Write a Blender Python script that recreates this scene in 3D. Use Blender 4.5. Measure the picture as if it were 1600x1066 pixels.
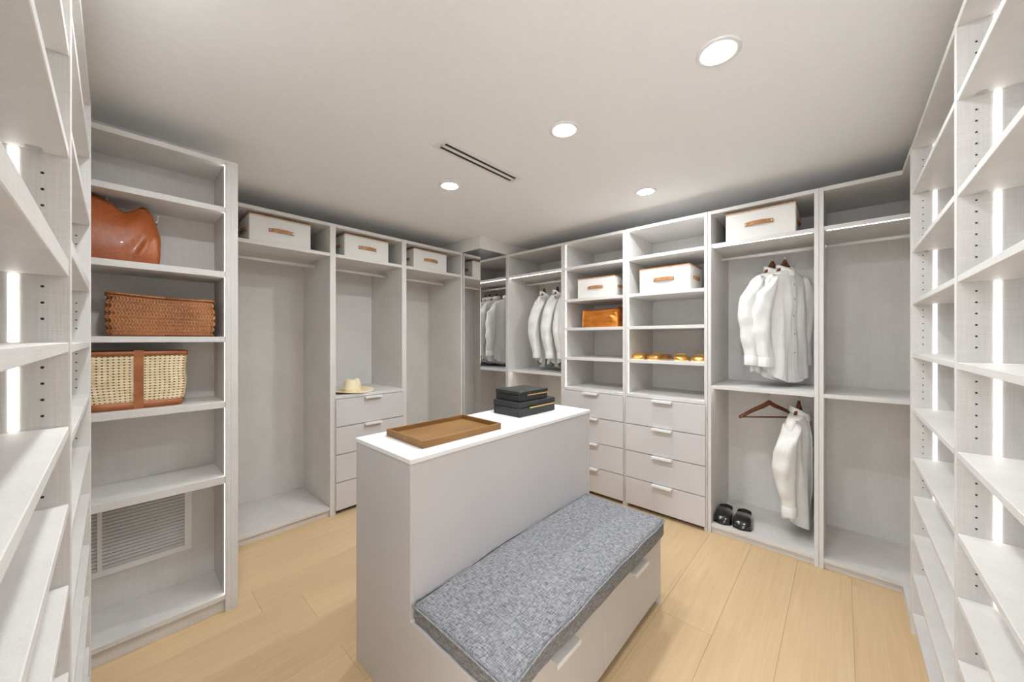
import bpy, bmesh, math, random
from mathutils import Vector, Matrix, noise
random.seed(7)
PI = math.pi
D = bpy.data
C = bpy.context.scene.collection
for o in list(D.objects): D.objects.remove(o)

# ------------------------------------------------------------ camera, world, exposure
ALPHA = math.radians(42.3)
cam = D.cameras.new('camera'); camo = D.objects.new('camera', cam); C.objects.link(camo)
camo.location = (0, 0, 1.4); camo.rotation_euler = (PI/2, 0, ALPHA)
cam.sensor_width = 36; cam.lens = 36*567/1600; cam.shift_y = -3/1600; cam.clip_start = .01
bpy.context.scene.camera = camo
W = D.worlds.new('world'); bpy.context.scene.world = W; W.use_nodes = True
W.node_tree.nodes['Background'].inputs[0].default_value = (.94, .97, 1, 1)
W.node_tree.nodes['Background'].inputs[1].default_value = 1.7
vs = bpy.context.scene.view_settings
vs.view_transform = 'Standard'; vs.look = 'None'; vs.gamma = 1; vs.use_curve_mapping = False
vs.exposure = 1.5
try:
    bpy.context.scene.cycles.max_bounces = 12; bpy.context.scene.cycles.diffuse_bounces = 8
except Exception: pass
DOWN = 180.0      # radiance of the downlight lenses
LED = 1.35        # radiance of the led strips

# ------------------------------------------------------------ materials
def mat(name, col, rough=.5, metal=0., emit=0., spec=.5, coat=0., trans=0.):
    m = D.materials.new(name); m.use_nodes = True
    b = m.node_tree.nodes['Principled BSDF']
    b.inputs['Base Color'].default_value = (*col, 1); b.inputs['Roughness'].default_value = rough
    b.inputs['Metallic'].default_value = metal; b.inputs['Specular IOR Level'].default_value = spec
    b.inputs['Coat Weight'].default_value = coat; b.inputs['Transmission Weight'].default_value = trans
    if emit:
        b.inputs['Emission Color'].default_value = (*col, 1); b.inputs['Emission Strength'].default_value = emit
    return m
def N(m, t, **kw):
    n = m.node_tree.nodes.new(t)
    for k, v in kw.items(): setattr(n, k, v)
    return n
def L(m, a, b): m.node_tree.links.new(a, b)
def noisy(m, layers, c0, c1, bump=0., coords='Object', rand=0.):
    """base colour = mix(c0,c1) by the average of stretched noises; layers = [(scale xyz, noise scale, detail)]"""
    b = m.node_tree.nodes['Principled BSDF']
    tc = N(m, 'ShaderNodeTexCoord'); prev = None
    src = tc.outputs[coords]
    if rand:
        oi = N(m, 'ShaderNodeObjectInfo'); va = N(m, 'ShaderNodeVectorMath', operation='ADD')
        mu = N(m, 'ShaderNodeMath', operation='MULTIPLY'); mu.inputs[1].default_value = 37
        L(m, oi.outputs['Random'], mu.inputs[0]); L(m, src, va.inputs[0]); L(m, mu.outputs[0], va.inputs[1]); src = va.outputs[0]
    for sc, ns, det in layers:
        mp = N(m, 'ShaderNodeMapping'); mp.inputs['Scale'].default_value = sc
        no = N(m, 'ShaderNodeTexNoise'); no.inputs['Scale'].default_value = ns; no.inputs['Detail'].default_value = det
        L(m, src, mp.inputs[0]); L(m, mp.outputs[0], no.inputs['Vector'])
        if prev is None: prev = no.outputs['Fac']
        else:
            mx = N(m, 'ShaderNodeMath', operation='ADD'); L(m, prev, mx.inputs[0]); L(m, no.outputs['Fac'], mx.inputs[1]); prev = mx.outputs[0]
    k = N(m, 'ShaderNodeMapRange'); n = len(layers)
    k.inputs['From Min'].default_value = .32*n; k.inputs['From Max'].default_value = .68*n
    L(m, prev, k.inputs['Value'])
    mc = N(m, 'ShaderNodeMix', data_type='RGBA'); mc.inputs[6].default_value = (*c0, 1); mc.inputs[7].default_value = (*c1, 1)
    L(m, k.outputs[0], mc.inputs[0]); out = mc.outputs[2]
    if rand:
        hs = N(m, 'ShaderNodeHueSaturation'); r2 = N(m, 'ShaderNodeMapRange')
        r2.inputs['To Min'].default_value = 1-rand; r2.inputs['To Max'].default_value = 1+rand
        L(m, oi.outputs['Random'], r2.inputs['Value']); L(m, r2.outputs[0], hs.inputs['Value']); L(m, out, hs.inputs['Color']); out = hs.outputs[0]
    L(m, out, b.inputs['Base Color'])
    if bump:
        bp = N(m, 'ShaderNodeBump'); bp.inputs['Strength'].default_value = bump; bp.inputs['Distance'].default_value = .002
        L(m, k.outputs[0], bp.inputs['Height']); L(m, bp.outputs[0], b.inputs['Normal'])
    return m
M = {}
M['linen'] = noisy(mat('linen_laminate', (.6, .58, .55), .55, spec=.3), [((6, 6, 140), 2, 3), ((140, 140, 5), 2, 3), ((1, 1, 1), 5, 2)], (.61, .592, .574), (.735, .717, .698), .22)
M['lacquer'] = noisy(mat('pale_grey_lacquer', (.6, .58, .58), .38, spec=.4), [((1, 1, 1), 3, 2)], (.60, .582, .588), (.625, .606, .612))
M['white'] = noisy(mat('white_slab', (.9, .9, .89), .28, spec=.5), [((1, 1, 1), 4, 2)], (.86, .86, .85), (.90, .90, .89))
M['wall'] = noisy(mat('white_paint', (.8, .79, .78), .8, spec=.2), [((1, 1, 1), 60, 2)], (.85, .84, .835), (.87, .865, .86), .03)
M['ceil'] = noisy(mat('ceiling_paint', (.8, .79, .78), .85, spec=.2), [((1, 1, 1), 50, 2)], (.865, .875, .885), (.885, .895, .905), .02)
M['trimw'] = noisy(mat('white_enamel', (.82, .82, .82), .4), [((1, 1, 1), 9, 1)], (.80, .80, .80), (.84, .84, .84))
M['oak'] = noisy(mat('light_oak', (.7, .52, .32), .42, spec=.4), [((26, 1.1, 1), 1.6, 5), ((90, 2.2, 1), 1.5, 3), ((3, .7, 1), 1.2, 2)], (.61, .43, .235), (.735, .55, .33), .06, rand=.045)
M['gap'] = noisy(mat('dark_joint', (.2, .14, .08), .9), [((1, 1, 1), 9, 1)], (.36, .25, .14), (.42, .30, .18))
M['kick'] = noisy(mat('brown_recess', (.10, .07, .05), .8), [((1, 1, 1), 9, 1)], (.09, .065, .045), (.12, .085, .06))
M['led'] = mat('led_strip', (1, .95, .89), .5, emit=LED)
M['ledh'] = mat('shelf_led_line', (1, .95, .89), .5, emit=LED*4.2)
M['ledf'] = mat('wall_unit_led_strip', (1, .95, .89), .5, emit=LED*2.0)
M['down'] = mat('downlight_lens', (.93, .97, 1), .5, emit=DOWN)
M['steel'] = noisy(mat('brushed_steel', (.7, .7, .7), .3, 1.), [((1, 1, 60), 8, 2)], (.66, .66, .66), (.76, .76, .76))
M['rod'] = noisy(mat('satin_rod', (.82, .81, .8), .35, .0), [((1, 1, 1), 8, 2)], (.80, .79, .78), (.86, .85, .84))
M['mirror'] = noisy(mat('mirror_glass', (.9, .9, .9), .0, 1.), [((1, 1, 1), 2, 1)], (.80, .80, .81), (.82, .82, .83))
M['dark'] = noisy(mat('dark_hole', (.03, .03, .03), .8), [((1, 1, 1), 20, 1)], (.02, .02, .02), (.04, .04, .04))
M['canvas'] = noisy(mat('white_canvas', (.85, .83, .79), .85, spec=.2), [((200, 200, 30), 2, 3), ((30, 30, 200), 2, 3)], (.70, .685, .655), (.80, .785, .755), .2)
M['tan'] = noisy(mat('tan_leather_trim', (.36, .15, .05), .45), [((1, 1, 1), 40, 4)], (.30, .12, .035), (.52, .25, .085), .2)
M['brass'] = noisy(mat('brass', (.8, .58, .2), .25, 1.), [((1, 1, 1), 20, 2)], (.85, .60, .22), (.92, .68, .30))
M['black'] = noisy(mat('black_leather', (.02, .02, .022), .38), [((1, 1, 1), 150, 4)], (.012, .013, .014), (.028, .03, .032), .25)
M['blackshoe'] = noisy(mat('black_patent', (.01, .01, .01), .15, coat=.6), [((1, 1, 1), 30, 2)], (.006, .006, .006), (.014, .014, .014))
M['walnut'] = noisy(mat('teak_tray', (.30, .14, .05), .5), [((60, 2.5, 10), 1.5, 5), ((8, 1, 1), 1.5, 2)], (.17, .080, .020), (.31, .155, .045), .1)
M['cloth'] = noisy(mat('white_shirt_linen', (.88, .87, .85), .9, spec=.15), [((1, 1, 1), 18, 4), ((300, 300, 20), 1, 2)], (.73, .725, .71), (.82, .815, .80), .4)
M['hang'] = noisy(mat('dark_walnut_hanger', (.13, .04, .02), .3), [((2, 2, 30), 3, 3)], (.085, .022, .010), (.19, .060, .022))
M['straw'] = noisy(mat('straw', (.82, .68, .42), .8), [((150, 150, 150), 1, 2), ((1, 1, 1), 8, 2)], (.80, .66, .40), (.93, .85, .64), .5)
M['gold'] = noisy(mat('gold_leather', (.75, .42, .1), .3, .6), [((1, 1, 1), 25, 3)], (.48, .22, .045), (.82, .48, .15), .3)
M['insole'] = noisy(mat('cream_insole', (.8, .65, .4), .6), [((1, 1, 1), 25, 2)], (.72, .55, .28), (.86, .70, .42))
M['cognac'] = noisy(mat('cognac_leather', (.4, .13, .03), .40, coat=.08), [((1, 1, 1), 5, 4), ((1, 1, 1), 90, 3)], (.22, .045, .008), (.42, .105, .015), .12)
M['copper'] = noisy(mat('copper_metallic_leather', (.6, .2, .04), .25, .55), [((1, 1, 2.5), 9, 4)], (.50, .15, .02), (.78, .28, .045), .3)
M['weave'] = noisy(mat('woven_cognac_straps', (.42, .17, .06), .45), [((1, 1, 1), 9, 3), ((1, 1, 1), 90, 2)], (.24, .080, .022), (.47, .195, .062), .2)
M['wovend'] = noisy(mat('woven_dark_core', (.15, .05, .02), .7), [((1, 1, 1), 30, 2)], (.16, .05, .018), (.24, .08, .03))  # dark brown basket core, reused for bag bindings
M['cane'] = noisy(mat('cane_webbing', (.85, .68, .42), .55), [((1, 1, 1), 30, 3)], (.76, .60, .36), (.90, .76, .52), .2)
M['canein'] = noisy(mat('cane_lining', (.15, .08, .04), .8), [((1, 1, 1), 20, 2)], (.10, .055, .03), (.16, .09, .05))
M['grey'] = noisy(mat('duct_grey', (.2, .2, .2), .7), [((1, 1, 1), 9, 1)], (.16, .16, .165), (.20, .20, .205))
M['plastic'] = mat('clear_plastic', (.95, .95, .95), .1, trans=.85)
M['piping'] = noisy(mat('light_piping', (.5, .5, .5), .8), [((1, 1, 1), 90, 2)], (.20, .205, .215), (.34, .345, .355))
# heathered bench fabric
def heather(name, c0, c1):
    m = mat(name, (.3, .3, .3), .9, spec=.15); return noisy(m, [((45, 330, 330), 1.0, 2), ((330, 45, 330), 1.0, 2)], c0, c1, .6)
M['heather'] = heather('grey_heather_fabric', (.07, .074, .085), (.43, .435, .45))

# ------------------------------------------------------------ object helpers
def tag(o, label=None, cat=None, group=None, kind=None):
    if label: o['label'] = label
    if cat: o['category'] = cat
    if group: o['group'] = group
    if kind: o['kind'] = kind
    return o
def thing(name, label, cat, loc=(0, 0, 0), rz=0., group=None):
    o = D.objects.new(name, None); o.empty_display_size = .05; C.objects.link(o)
    o.location = loc; o.rotation_euler = (0, 0, rz)
    return tag(o, label, cat, group)
def root_of(p):
    x = Vector((0, 0, 0))
    while p is not None: x += p.location; p = p.parent
    return x
def link(name, me, m, parent, smooth=False, world=True):
    """world=True: mesh is in world coordinates (parent chain unrotated) and is shifted into the parent's frame"""
    if isinstance(m, str): m = M[m]
    me.materials.append(m)
    if smooth: me.polygons.foreach_set('use_smooth', [True]*len(me.polygons))
    o = D.objects.new(name, me); C.objects.link(o); o.parent = parent
    if world and parent is not None:
        me.transform(Matrix.Translation(-root_of(parent)))
    return o
def bm_box(bm, x0, x1, y0, y1, z0, z1, bev=0.):
    if x0 > x1: x0, x1 = x1, x0
    if y0 > y1: y0, y1 = y1, y0
    if z0 > z1: z0, z1 = z1, z0
    r = bmesh.ops.create_cube(bm, size=1)
    for v in r['verts']:
        v.co = Vector(((x0+x1)/2+v.co.x*(x1-x0), (y0+y1)/2+v.co.y*(y1-y0), (z0+z1)/2+v.co.z*(z1-z0)))
    if bev:
        es = list({e for v in r['verts'] for e in v.link_edges})
        bmesh.ops.bevel(bm, geom=es, offset=bev, segments=1 if bev < .003 else 3, affect='EDGES')
def fin(bm, name, m, parent, smooth=False, world=True):
    me = D.meshes.new(name); bm.to_mesh(me); bm.free()
    return link(name, me, m, parent, smooth, world)
def box(name, x0, x1, y0, y1, z0, z1, m, parent=None, bev=.0012, world=True):
    bm = bmesh.new(); bm_box(bm, x0, x1, y0, y1, z0, z1, bev); return fin(bm, name, m, parent, bev > .003, world)
def bm_tube(bm, pts, rad, seg=12, caps=True):
    """tube through points; rad number or list"""
    pts = [Vector(p) for p in pts]; rings = []; n = len(pts)
    up = Vector((0, 0, 1))
    for i, p in enumerate(pts):
        t = (pts[min(i+1, n-1)]-pts[max(i-1, 0)]).normalized()
        a = t.cross(up)
        if a.length < 1e-3: a = t.cross(Vector((1, 0, 0)))
        a.normalize(); b = a.cross(t).normalized()
        r = rad[i] if isinstance(rad, (list, tuple)) else rad
        if not isinstance(r, tuple): r = (r, r)
        rings.append([bm.verts.new(p+a*r[0]*math.cos(2*PI*k/seg)+b*r[1]*math.sin(2*PI*k/seg)) for k in range(seg)])
    for i in range(n-1):
        for k in range(seg):
            bm.faces.new((rings[i][k], rings[i][(k+1) % seg], rings[i+1][(k+1) % seg], rings[i+1][k]))
    if caps:
        bm.faces.new(rings[0][::-1]); bm.faces.new(rings[-1])
    return rings
def tube(name, pts, rad, m, parent, seg=12, world=True):
    bm = bmesh.new(); bm_tube(bm, pts, rad, seg); bmesh.ops.recalc_face_normals(bm, faces=bm.faces[:])
    return fin(bm, name, m, parent, True, world)
def bm_disc(bm, c, r, axis, thick=.0, seg=24):
    ax = {'x': Vector((1, 0, 0)), 'y': Vector((0, 1, 0)), 'z': Vector((0, 0, 1))}[axis]
    c = Vector(c); bm_tube(bm, [c-ax*thick/2, c+ax*thick/2], r, seg)
def rings_mesh(bm, rings, close=True, capa=False, capb=False):
    R = [[bm.verts.new(p) for p in r] for r in rings]; n = len(R[0])
    for i in range(len(R)-1):
        for k in range(n if close else n-1):
            bm.faces.new((R[i][k], R[i][(k+1) % n], R[i+1][(k+1) % n], R[i+1][k]))
    if capa: bm.faces.new(R[0][::-1])
    if capb: bm.faces.new(R[-1])
    return R
def copy_tree(o, parent=None):
    c = o.copy(); C.objects.link(c); c.parent = parent
    for ch in list(o.children): copy_tree(ch, c)
    return c

# ------------------------------------------------------------ key dimensions
XL, XB, XR, YF = -2.985, -2.335, .243, 2.905     # fronts: left wall units, bag unit, right unit, far wall units
BXL, BXB, BYF, BXR = -3.575, -2.632, 3.45, .60   # their backs
YN = -.058                                       # front of the unit left of the camera
CEIL, TOP = 2.45, 2.322
XW0, XW1, YW0, YW1 = -3.60, .62, -.45, 3.475      # inner faces of the room walls

# ------------------------------------------------------------ structure
fl = box('floor', XW0-.1, XW1+.1, YW0-1.2, YW1+.1, -.06, -.004, 'gap', None, 0); tag(fl, kind='structure')
PW = .2475
joints = {9: .515, 8: .693, 2: 1.9, 1: 3.3, 3: .9, 4: 2.35, 5: 1.25, 6: 2.6, 7: 1.7, 0: 1.0, 10: 1.35, 11: 2.1}
for k in range(-3, 16):
    x1 = .04-PW*k; x0 = x1-PW
    if x0 > XW1+.1 or x1 < XW0-.1: continue
    x1c, x0c = min(x1, XW1+.1), max(x0, XW0-.1)
    j = joints.get(k, .4+(k*1.37) % 1.9)
    ys = [YW0-1.2]+[y for y in (j-1.9, j, j+1.9) if YW0-1.0 < y < YW1-.1]+[YW1+.1]
    for a, b in zip(ys, ys[1:]):
        # each board's own mesh so that the grain lies along it
        box('plank', x0c+.0004, x1c-.0004, a+.0004, b-.0004, -.012, 0, 'oak', fl, .0006)
tag(box('ceiling', XW0-.1, XW1+.1, YW0-1.2, YW1+.1, CEIL, CEIL+.1, 'ceil', None, 0), kind='structure')
tag(box('wall_left', XW0-.1, XW0, .44, YW1+.1, 0, CEIL, 'wall', None, 0), kind='structure')
tag(box('wall_left_near', XW0-.1, BXB-.013, YW0, .425, 0, CEIL, 'wall', None, 0), kind='structure')
tag(box('wall_far', XW0-.1, XW1+.1, YW1, YW1+.1, 0, CEIL, 'wall', None, 0), kind='structure')
tag(box('wall_right', XW1, XW1+.1, YW0-1.2, YW1, 0, CEIL, 'wall', None, 0), kind='structure')
tag(box('wall_near', XW0-.1, -.44, YW0-.1, YW0, 0, CEIL, 'wall', None, 0), kind='structure')
tag(box('wall_corner', XW0, -2.722, 2.512, YW1, 0, CEIL, 'wall', None, 0), kind='structure')

def mirror(x0, x1, y0, y1, label):
    o = thing('mirror', label, 'mirror', ((x0+x1)/2, (y0+y1)/2, 0))
    box('glass', x0, x1, y0, y1, .005, TOP, 'mirror', o, .0008)
    return o
mirror(XL+.002, -2.712, 2.504, 2.511, 'tall frameless mirror on the corner column, its left face reflecting a storage box')
mirror(-2.721, -2.714, 2.5045, YF-.001, 'tall frameless mirror on the corner column, the face reflecting the hanging shirts')

# ------------------------------------------------------------ ceiling fittings
def downlight(x, y, label):
    o = thing('downlight', label, 'light', (x, y, CEIL), 0, 'recessed ceiling downlights')
    bm = bmesh.new(); n = 40
    prof = [(.074, 0), (.074, -.004), (.070, -.006), (.052, -.005), (.047, -.001), (.047, 0)]
    rings_mesh(bm, [[(x+r*math.cos(2*PI*k/n), y+r*math.sin(2*PI*k/n), CEIL+z) for k in range(n)] for r, z in prof])
    bmesh.ops.recalc_face_normals(bm, faces=bm.faces[:])
    fin(bm, 'trim_ring', 'trimw', o, True)
    bm = bmesh.new(); bm_disc(bm, (x, y, CEIL-.0015), .0465, 'z', .002, 40); fin(bm, 'lens', 'down', o)
    return o
downlight(-.335, 1.488, 'round white ceiling downlight, the largest and nearest in the picture')
downlight(-1.03, 1.521, 'round white ceiling downlight right of the slot air diffuser')
downlight(-1.985, 1.549, 'round white ceiling downlight just below the slot air diffuser, over the left wall units')
downlight(-1.032, 2.546, 'round white ceiling downlight in front of the far wall drawer units')
downlight(-1.22, .15, 'round white fill downlight added above the left shelf bays, outside the picture')  # unseen lamp added to brighten the bag shelves and left side
o = thing('slot_diffuser', 'long white ceiling air diffuser with two black slots', 'vent', (-1.597, 1.482, CEIL))
bm = bmesh.new(); x0, x1, y0, y1 = -1.652, -1.542, 1.168, 1.796; zt, zb = CEIL, CEIL-.006
for a in ((x0, x0+.022, y0, y1), (x1-.022, x1, y0, y1), (-1.607, -1.587, y0+.02, y1-.02), (x0+.022, x1-.022, y0, y0+.03), (x0+.022, x1-.022, y1-.03, y1)):
    bm_box(bm, *a, zb, zt-.0005, .001)
fin(bm, 'frame', 'trimw', o)
for a, b in ((x0+.022, -1.607), (-1.587, x1-.022)):
    box('slot', a, b, y0+.03, y1-.03, CEIL-.002, CEIL-.0005, 'dark', o, 0)

# ------------------------------------------------------------ cabinet helpers
T = .022
def drawer_front_x(par, x, y0, y1, z0, z1, m, hl=.15, off=0.):
    """front facing +x"""
    d = box('drawer', x-.018, x, y0, y1, z0, z1, m, par, .0012)
    c = (y0+y1)/2+off
    bm = bmesh.new(); bm_box(bm, x-.012, x+.034, c-hl/2, c+hl/2, z1+.0003, z1+.0024, .0006); bm_box(bm, x+.0315, x+.034, c-hl/2, c+hl/2, z1-.012, z1+.0003, 0)
    fin(bm, 'edge_pull', 'rod', d)
def drawer_front_y(par, y, x0, x1, z0, z1, m, hl=.152, off=0.):
    d = box('drawer', x0, x1, y, y+.018, z0, z1, m, par, .0012)
    c = (x0+x1)/2+off
    bm = bmesh.new(); bm_box(bm, c-hl/2, c+hl/2, y-.034, y+.012, z1+.0003, z1+.0024, .0006); bm_box(bm, c-hl/2, c+hl/2, y-.034, y-.0315, z1-.012, z1+.0003, 0)
    fin(bm, 'edge_pull', 'rod', d)
def ledv(par, zs, f):
    for a, b in zs: f(a, b)

# ---- left wall hanging bays (front plane XL, facing +x)
def left_bay(y0, y1, label, drawers=False, endw=0., pl=T, pr=T):
    o = thing('wardrobe_bay', label, 'wardrobe', (XL-.3, (y0+y1)/2, 0), 0, 'open wardrobe bays along the left wall')
    box('side_panel', BXL, XL, y0, y0+pl, 0, TOP-.005, 'linen', o)
    box('side_panel', BXL, XL, y1-pr, y1, 0, TOP-.005, 'linen', o)
    box('back_panel', BXL-.012, BXL, y0, y1, .0, TOP-.005, 'linen', o, 0)
    a, b = y0+pl, y1-pr
    box('top_panel', BXL, XL-.001, a, b, TOP-.03, TOP-.005, 'linen', o)
    box('shelf', BXL, XL-.003, a, b, 2.055, 2.081, 'linen', o)
    if not drawers:
        box('floor_panel', BXL, XL-.003, a, b, .048, .072, 'linen', o)
        box('toe_kick', XL-.04, XL-.022, a, b, 0, .048, 'linen', o)
    else:
        box('counter', BXL, XL+.006, a-.006, b+.006, .922, .947, 'linen', o)
        for k in range(4):
            drawer_front_x(o, XL+.018, a-.004, b+.008, .034+.2222*k, .034+.2222*k+.2185-.003, 'lacquer', .15)
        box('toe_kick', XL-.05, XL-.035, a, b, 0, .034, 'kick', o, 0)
        box('drawer_carcass', BXL+.02, XL-.002, a+.001, b-.001, .04, .92, 'linen', o, 0)
    rx = -3.28
    r = tube('hanging_rod', [(rx, a+.001, 2.008), (rx, b-.001, 2.008)], (.009, .0155), 'rod', o, 16)
    for yy, s in ((a, 1), (b, -1)):
        bm = bmesh.new(); bm_disc(bm, (rx, yy+s*.003, 2.008), .022, 'y', .006, 20); fin(bm, 'rod_socket', 'steel', r)
    return o
left_bay(.442, 1.172, 'full-height empty wardrobe bay with one rod, directly beside the lit bag shelves')
left_bay(1.172, 1.806, 'wardrobe bay with a straw hat on its four-drawer chest, middle of the left wall', True)
left_bay(1.806, 2.500, 'full-height empty wardrobe bay with one rod, next to the mirrored column')

# ---- bag shelving (front plane XB, facing +x)
bag = thing('bag_shelving', 'tall lit shelf unit holding three brown bags, left wall, air grille at its bottom', 'shelving', (-2.48, 0, 0))
bz = [(.066, .090), (.660, .697), (1.048, 1.080), (1.385, 1.412), (1.716, 1.746), (2.048, 2.076)]
YB0 = -.44
box('side_panel', BXB, XB, .386, .408, 0, TOP-.005, 'linen', bag)
box('filler_panel', -2.60, XB, .408, .439, 0, TOP-.005, 'linen', bag)
box('side_panel', BXB, XB-.02, YB0, YB0+T, 0, TOP-.005, 'linen', bag)
box('back_panel', BXB-.012, BXB, YB0, .408, 0, TOP-.005, 'linen', bag, 0)
box('top_panel', BXB, XB-.001, YB0+T, .386, TOP-.03, TOP-.005, 'linen', bag)
box('floor_panel', BXB, XB-.003, YB0+T, .386, *bz[0], 'linen', bag)
box('toe_kick', XB-.035, XB-.018, YB0+T, .386, 0, .066, 'linen', bag)
for a, b in bz[1:]: box('shelf', BXB, XB-.003, YB0+T, .386, a, b, 'linen', bag)
lev = bz+[(TOP-.03, TOP)]
for (a0, a1), (b0, b1) in zip(lev, lev[1:]):
    box('led_strip', XB-.016, XB-.008, .3845, .3858, a1+.002, b0-.002, 'ledf', bag, 0)

g = thing('air_grille', 'white louvred return-air grille low on the back of the bag shelves', 'vent', (BXB, .0, .45))
gy0, gy1, gz0, gz1 = -.40, .289, .262, .652
bm = bmesh.new(); fx0, fx1 = BXB+.0005, BXB+.013
for a in ((gy0, gy1, gz0, gz0+.03), (gy0, gy1, gz1-.03, gz1), (gy0, gy0+.03, gz0+.03, gz1-.03), (gy1-.03, gy1, gz0+.03, gz1-.03), (-.052, -.036, gz0+.03, gz1-.03)):
    bm_box(bm, fx0, fx1, *a, .001)
fin(bm, 'frame', 'trimw', g)
box('backing', BXB+.0006, BXB+.0016, gy0+.03, gy1-.03, gz0+.03, gz1-.03, 'grey', g, 0)
for ya, yb in ((gy0+.03, -.052), (-.036, gy1-.03)):
    z = gz0+.034
    while z < gz1-.04:
        bm = bmesh.new()
        vs_ = [bm.verts.new(p) for p in ((fx0+.001, ya, z+.009), (fx0+.001, yb, z+.009), (fx1-.001, yb, z), (fx1-.001, ya, z), (fx0+.001, ya, z+.0078), (fx0+.001, yb, z+.0078), (fx1-.001, yb, z-.0015), (fx1-.001, ya, z-.0015))]
        for f in ((0, 1, 2, 3), (7, 6, 5, 4), (3, 2, 6, 7), (0, 3, 7, 4), (1, 5, 6, 2), (0, 4, 5, 1)): bm.faces.new([vs_[i] for i in f])
        bmesh.ops.recalc_face_normals(bm, faces=bm.faces[:]); fin(bm, 'slat', 'trimw', g); z += .0172

# ---- far wall bays (front plane YF, facing -y)
def far_shell(x0, x1, label, lpan=T, rpan=T, kick=True, floor_=True, right=True, toe='linen'):
    o = thing('wardrobe_bay', label, 'wardrobe', ((x0+x1)/2, YF+.25, 0), 0, 'open wardrobe bays along the far wall')
    box('side_panel', x0, x0+lpan, YF, BYF, 0, TOP+.003, 'linen', o)
    if right: box('side_panel', x1-rpan, x1, YF, BYF, 0, TOP+.003, 'linen', o)
    box('back_panel', x0, x1, BYF, BYF+.012, 0, TOP+.003, 'linen', o, 0)
    return o
FT = (TOP-.022, TOP+.003)
def far_hang(x0, x1, label, lower=True, **kw):
    o = far_shell(x0, x1, label, **kw); a, b = x0+T, x1-T
    box('top_panel', a, b, YF+.001, BYF, *FT, 'linen', o)
    s = box('shelf', a, b, YF+.003, BYF, 2.061, 2.086, 'linen', o)
    box('led_strip', a+.01, b-.01, YF+.012, YF+.019, 2.0595, 2.0609, 'ledh', o, 0)
    s = box('shelf', a, b, YF+.003, BYF, 1.041, 1.066, 'linen', o)
    box('led_strip', a+.01, b-.01, YF+.034, YF+.044, 1.0395, 1.0409, 'ledh', o, 0)
    box('floor_panel', a, b, YF+.003, BYF, .044, .068, 'linen', o)
    box('toe_kick', a, b, YF+.022, YF+.04, 0, .044, 'linen', o)
    for z, rr in ((2.018, .0125), (1.018, .010)):
        r = tube('hanging_rod', [(a+.001, 3.2, z), (b-.001, 3.2, z)], (.009, rr+.002), 'rod', o, 16)
        for xx, sg in ((a, 1), (b, -1)):
            bm = bmesh.new(); bm_disc(bm, (xx+sg*.003, 3.2, z), .020, 'x', .006, 20); fin(bm, 'rod_socket', 'steel', r)
    return o
def far_shelves(x0, x1, label):
    o = far_shell(x0, x1, label); a, b = x0+T, x1-T
    box('top_panel', a, b, YF+.001, BYF, *FT, 'linen', o)
    lv = [(.922, .947), (1.203, 1.228), (1.482, 1.507), (1.752, 1.777), (2.056, 2.081), FT]
    for z0, z1 in lv[1:-1]: box('shelf', a, b, YF+.003, BYF, z0, z1, 'linen', o)
    box('counter', a-.006, b+.006, YF-.006, BYF, *lv[0], 'linen', o)
    for (p0, p1), (q0, q1) in zip(lv, lv[1:]):
        box('led_strip', a+.0002, a+.0016, YF+.008, YF+.018, p1+.003, q0-.003, 'ledf', o, 0)
        box('led_strip', b-.0016, b-.0002, YF+.008, YF+.018, p1+.003, q0-.003, 'ledf', o, 0)
    for k in range(4):
        drawer_front_y(o, YF-.018, a-.014, b+.012, .034+.2222*k, .034+.2222*k+.2185-.003, 'lacquer', .152)
    box('drawer_carcass', a+.001, b-.001, YF+.002, BYF-.02, .04, .92, 'linen', o, 0)
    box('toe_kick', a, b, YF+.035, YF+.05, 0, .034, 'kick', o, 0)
    return o
far_hang(-2.714, -1.982, 'wardrobe bay of hanging white shirts on the far wall, beside the mirrored column')
far_shelves(-1.980, -1.354, 'narrow shelf bay with copper bag over four drawers, left of the two lit shelf bays')
far_shelves(-1.352, -.724, 'shelf bay with gold slippers over four drawers, right of the two lit shelf bays')
far_hang(-.722, -.106, 'double-hang wardrobe bay with white shirts, black shoes and a storage box')
# corner bay: its floor and top turn the corner towards the unit on the right wall
o = far_shell(-.105, .60, 'empty double-hang corner bay, far wall beside the right-hand shelves', right=False)
def ell(name, z0, z1, yf):
    bm = bmesh.new()
    P = [(-.083, yf), (XR-.0+.0, yf), (XR, 2.60), (.60, 2.60), (.60, BYF), (-.083, BYF)]
    v0 = [bm.verts.new((x, y, z0)) for x, y in P]; v1 = [bm.verts.new((x, y, z1)) for x, y in P]
    bm.faces.new(v0[::-1]); bm.faces.new(v1)
    for i in range(6): bm.faces.new((v0[i], v0[(i+1) % 6], v1[(i+1) % 6], v1[i]))
    bmesh.ops.recalc_face_normals(bm, faces=bm.faces[:]); return fin(bm, name, 'linen', o)
ell('top_panel', *FT, YF+.001); ell('floor_panel', .044, .068, YF+.003)
box('toe_kick', -.083, XR+.02, YF+.022, YF+.04, 0, .044, 'linen', o)
box('toe_kick', XR+.002, XR+.02, 2.60, YF+.022, 0, .044, 'linen', o)
for z0, z1 in ((2.061, 2.086), (1.041, 1.066)):
    box('shelf', -.083, .60, YF+.003, BYF, z0, z1, 'linen', o)
    box('led_strip', -.07, .58, YF+(.012 if z0 > 2 else .034), YF+(.019 if z0 > 2 else .044), z0-.0015, z0-.0001, 'ledh', o, 0)
box('side_panel', .60, .612, 2.62, BYF, 0, TOP, 'linen', o, 0)
r = tube('hanging_rod', [(-.082, 3.2, 2.018), (.599, 3.2, 2.018)], (.009, .0145), 'rod', o, 16)
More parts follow.
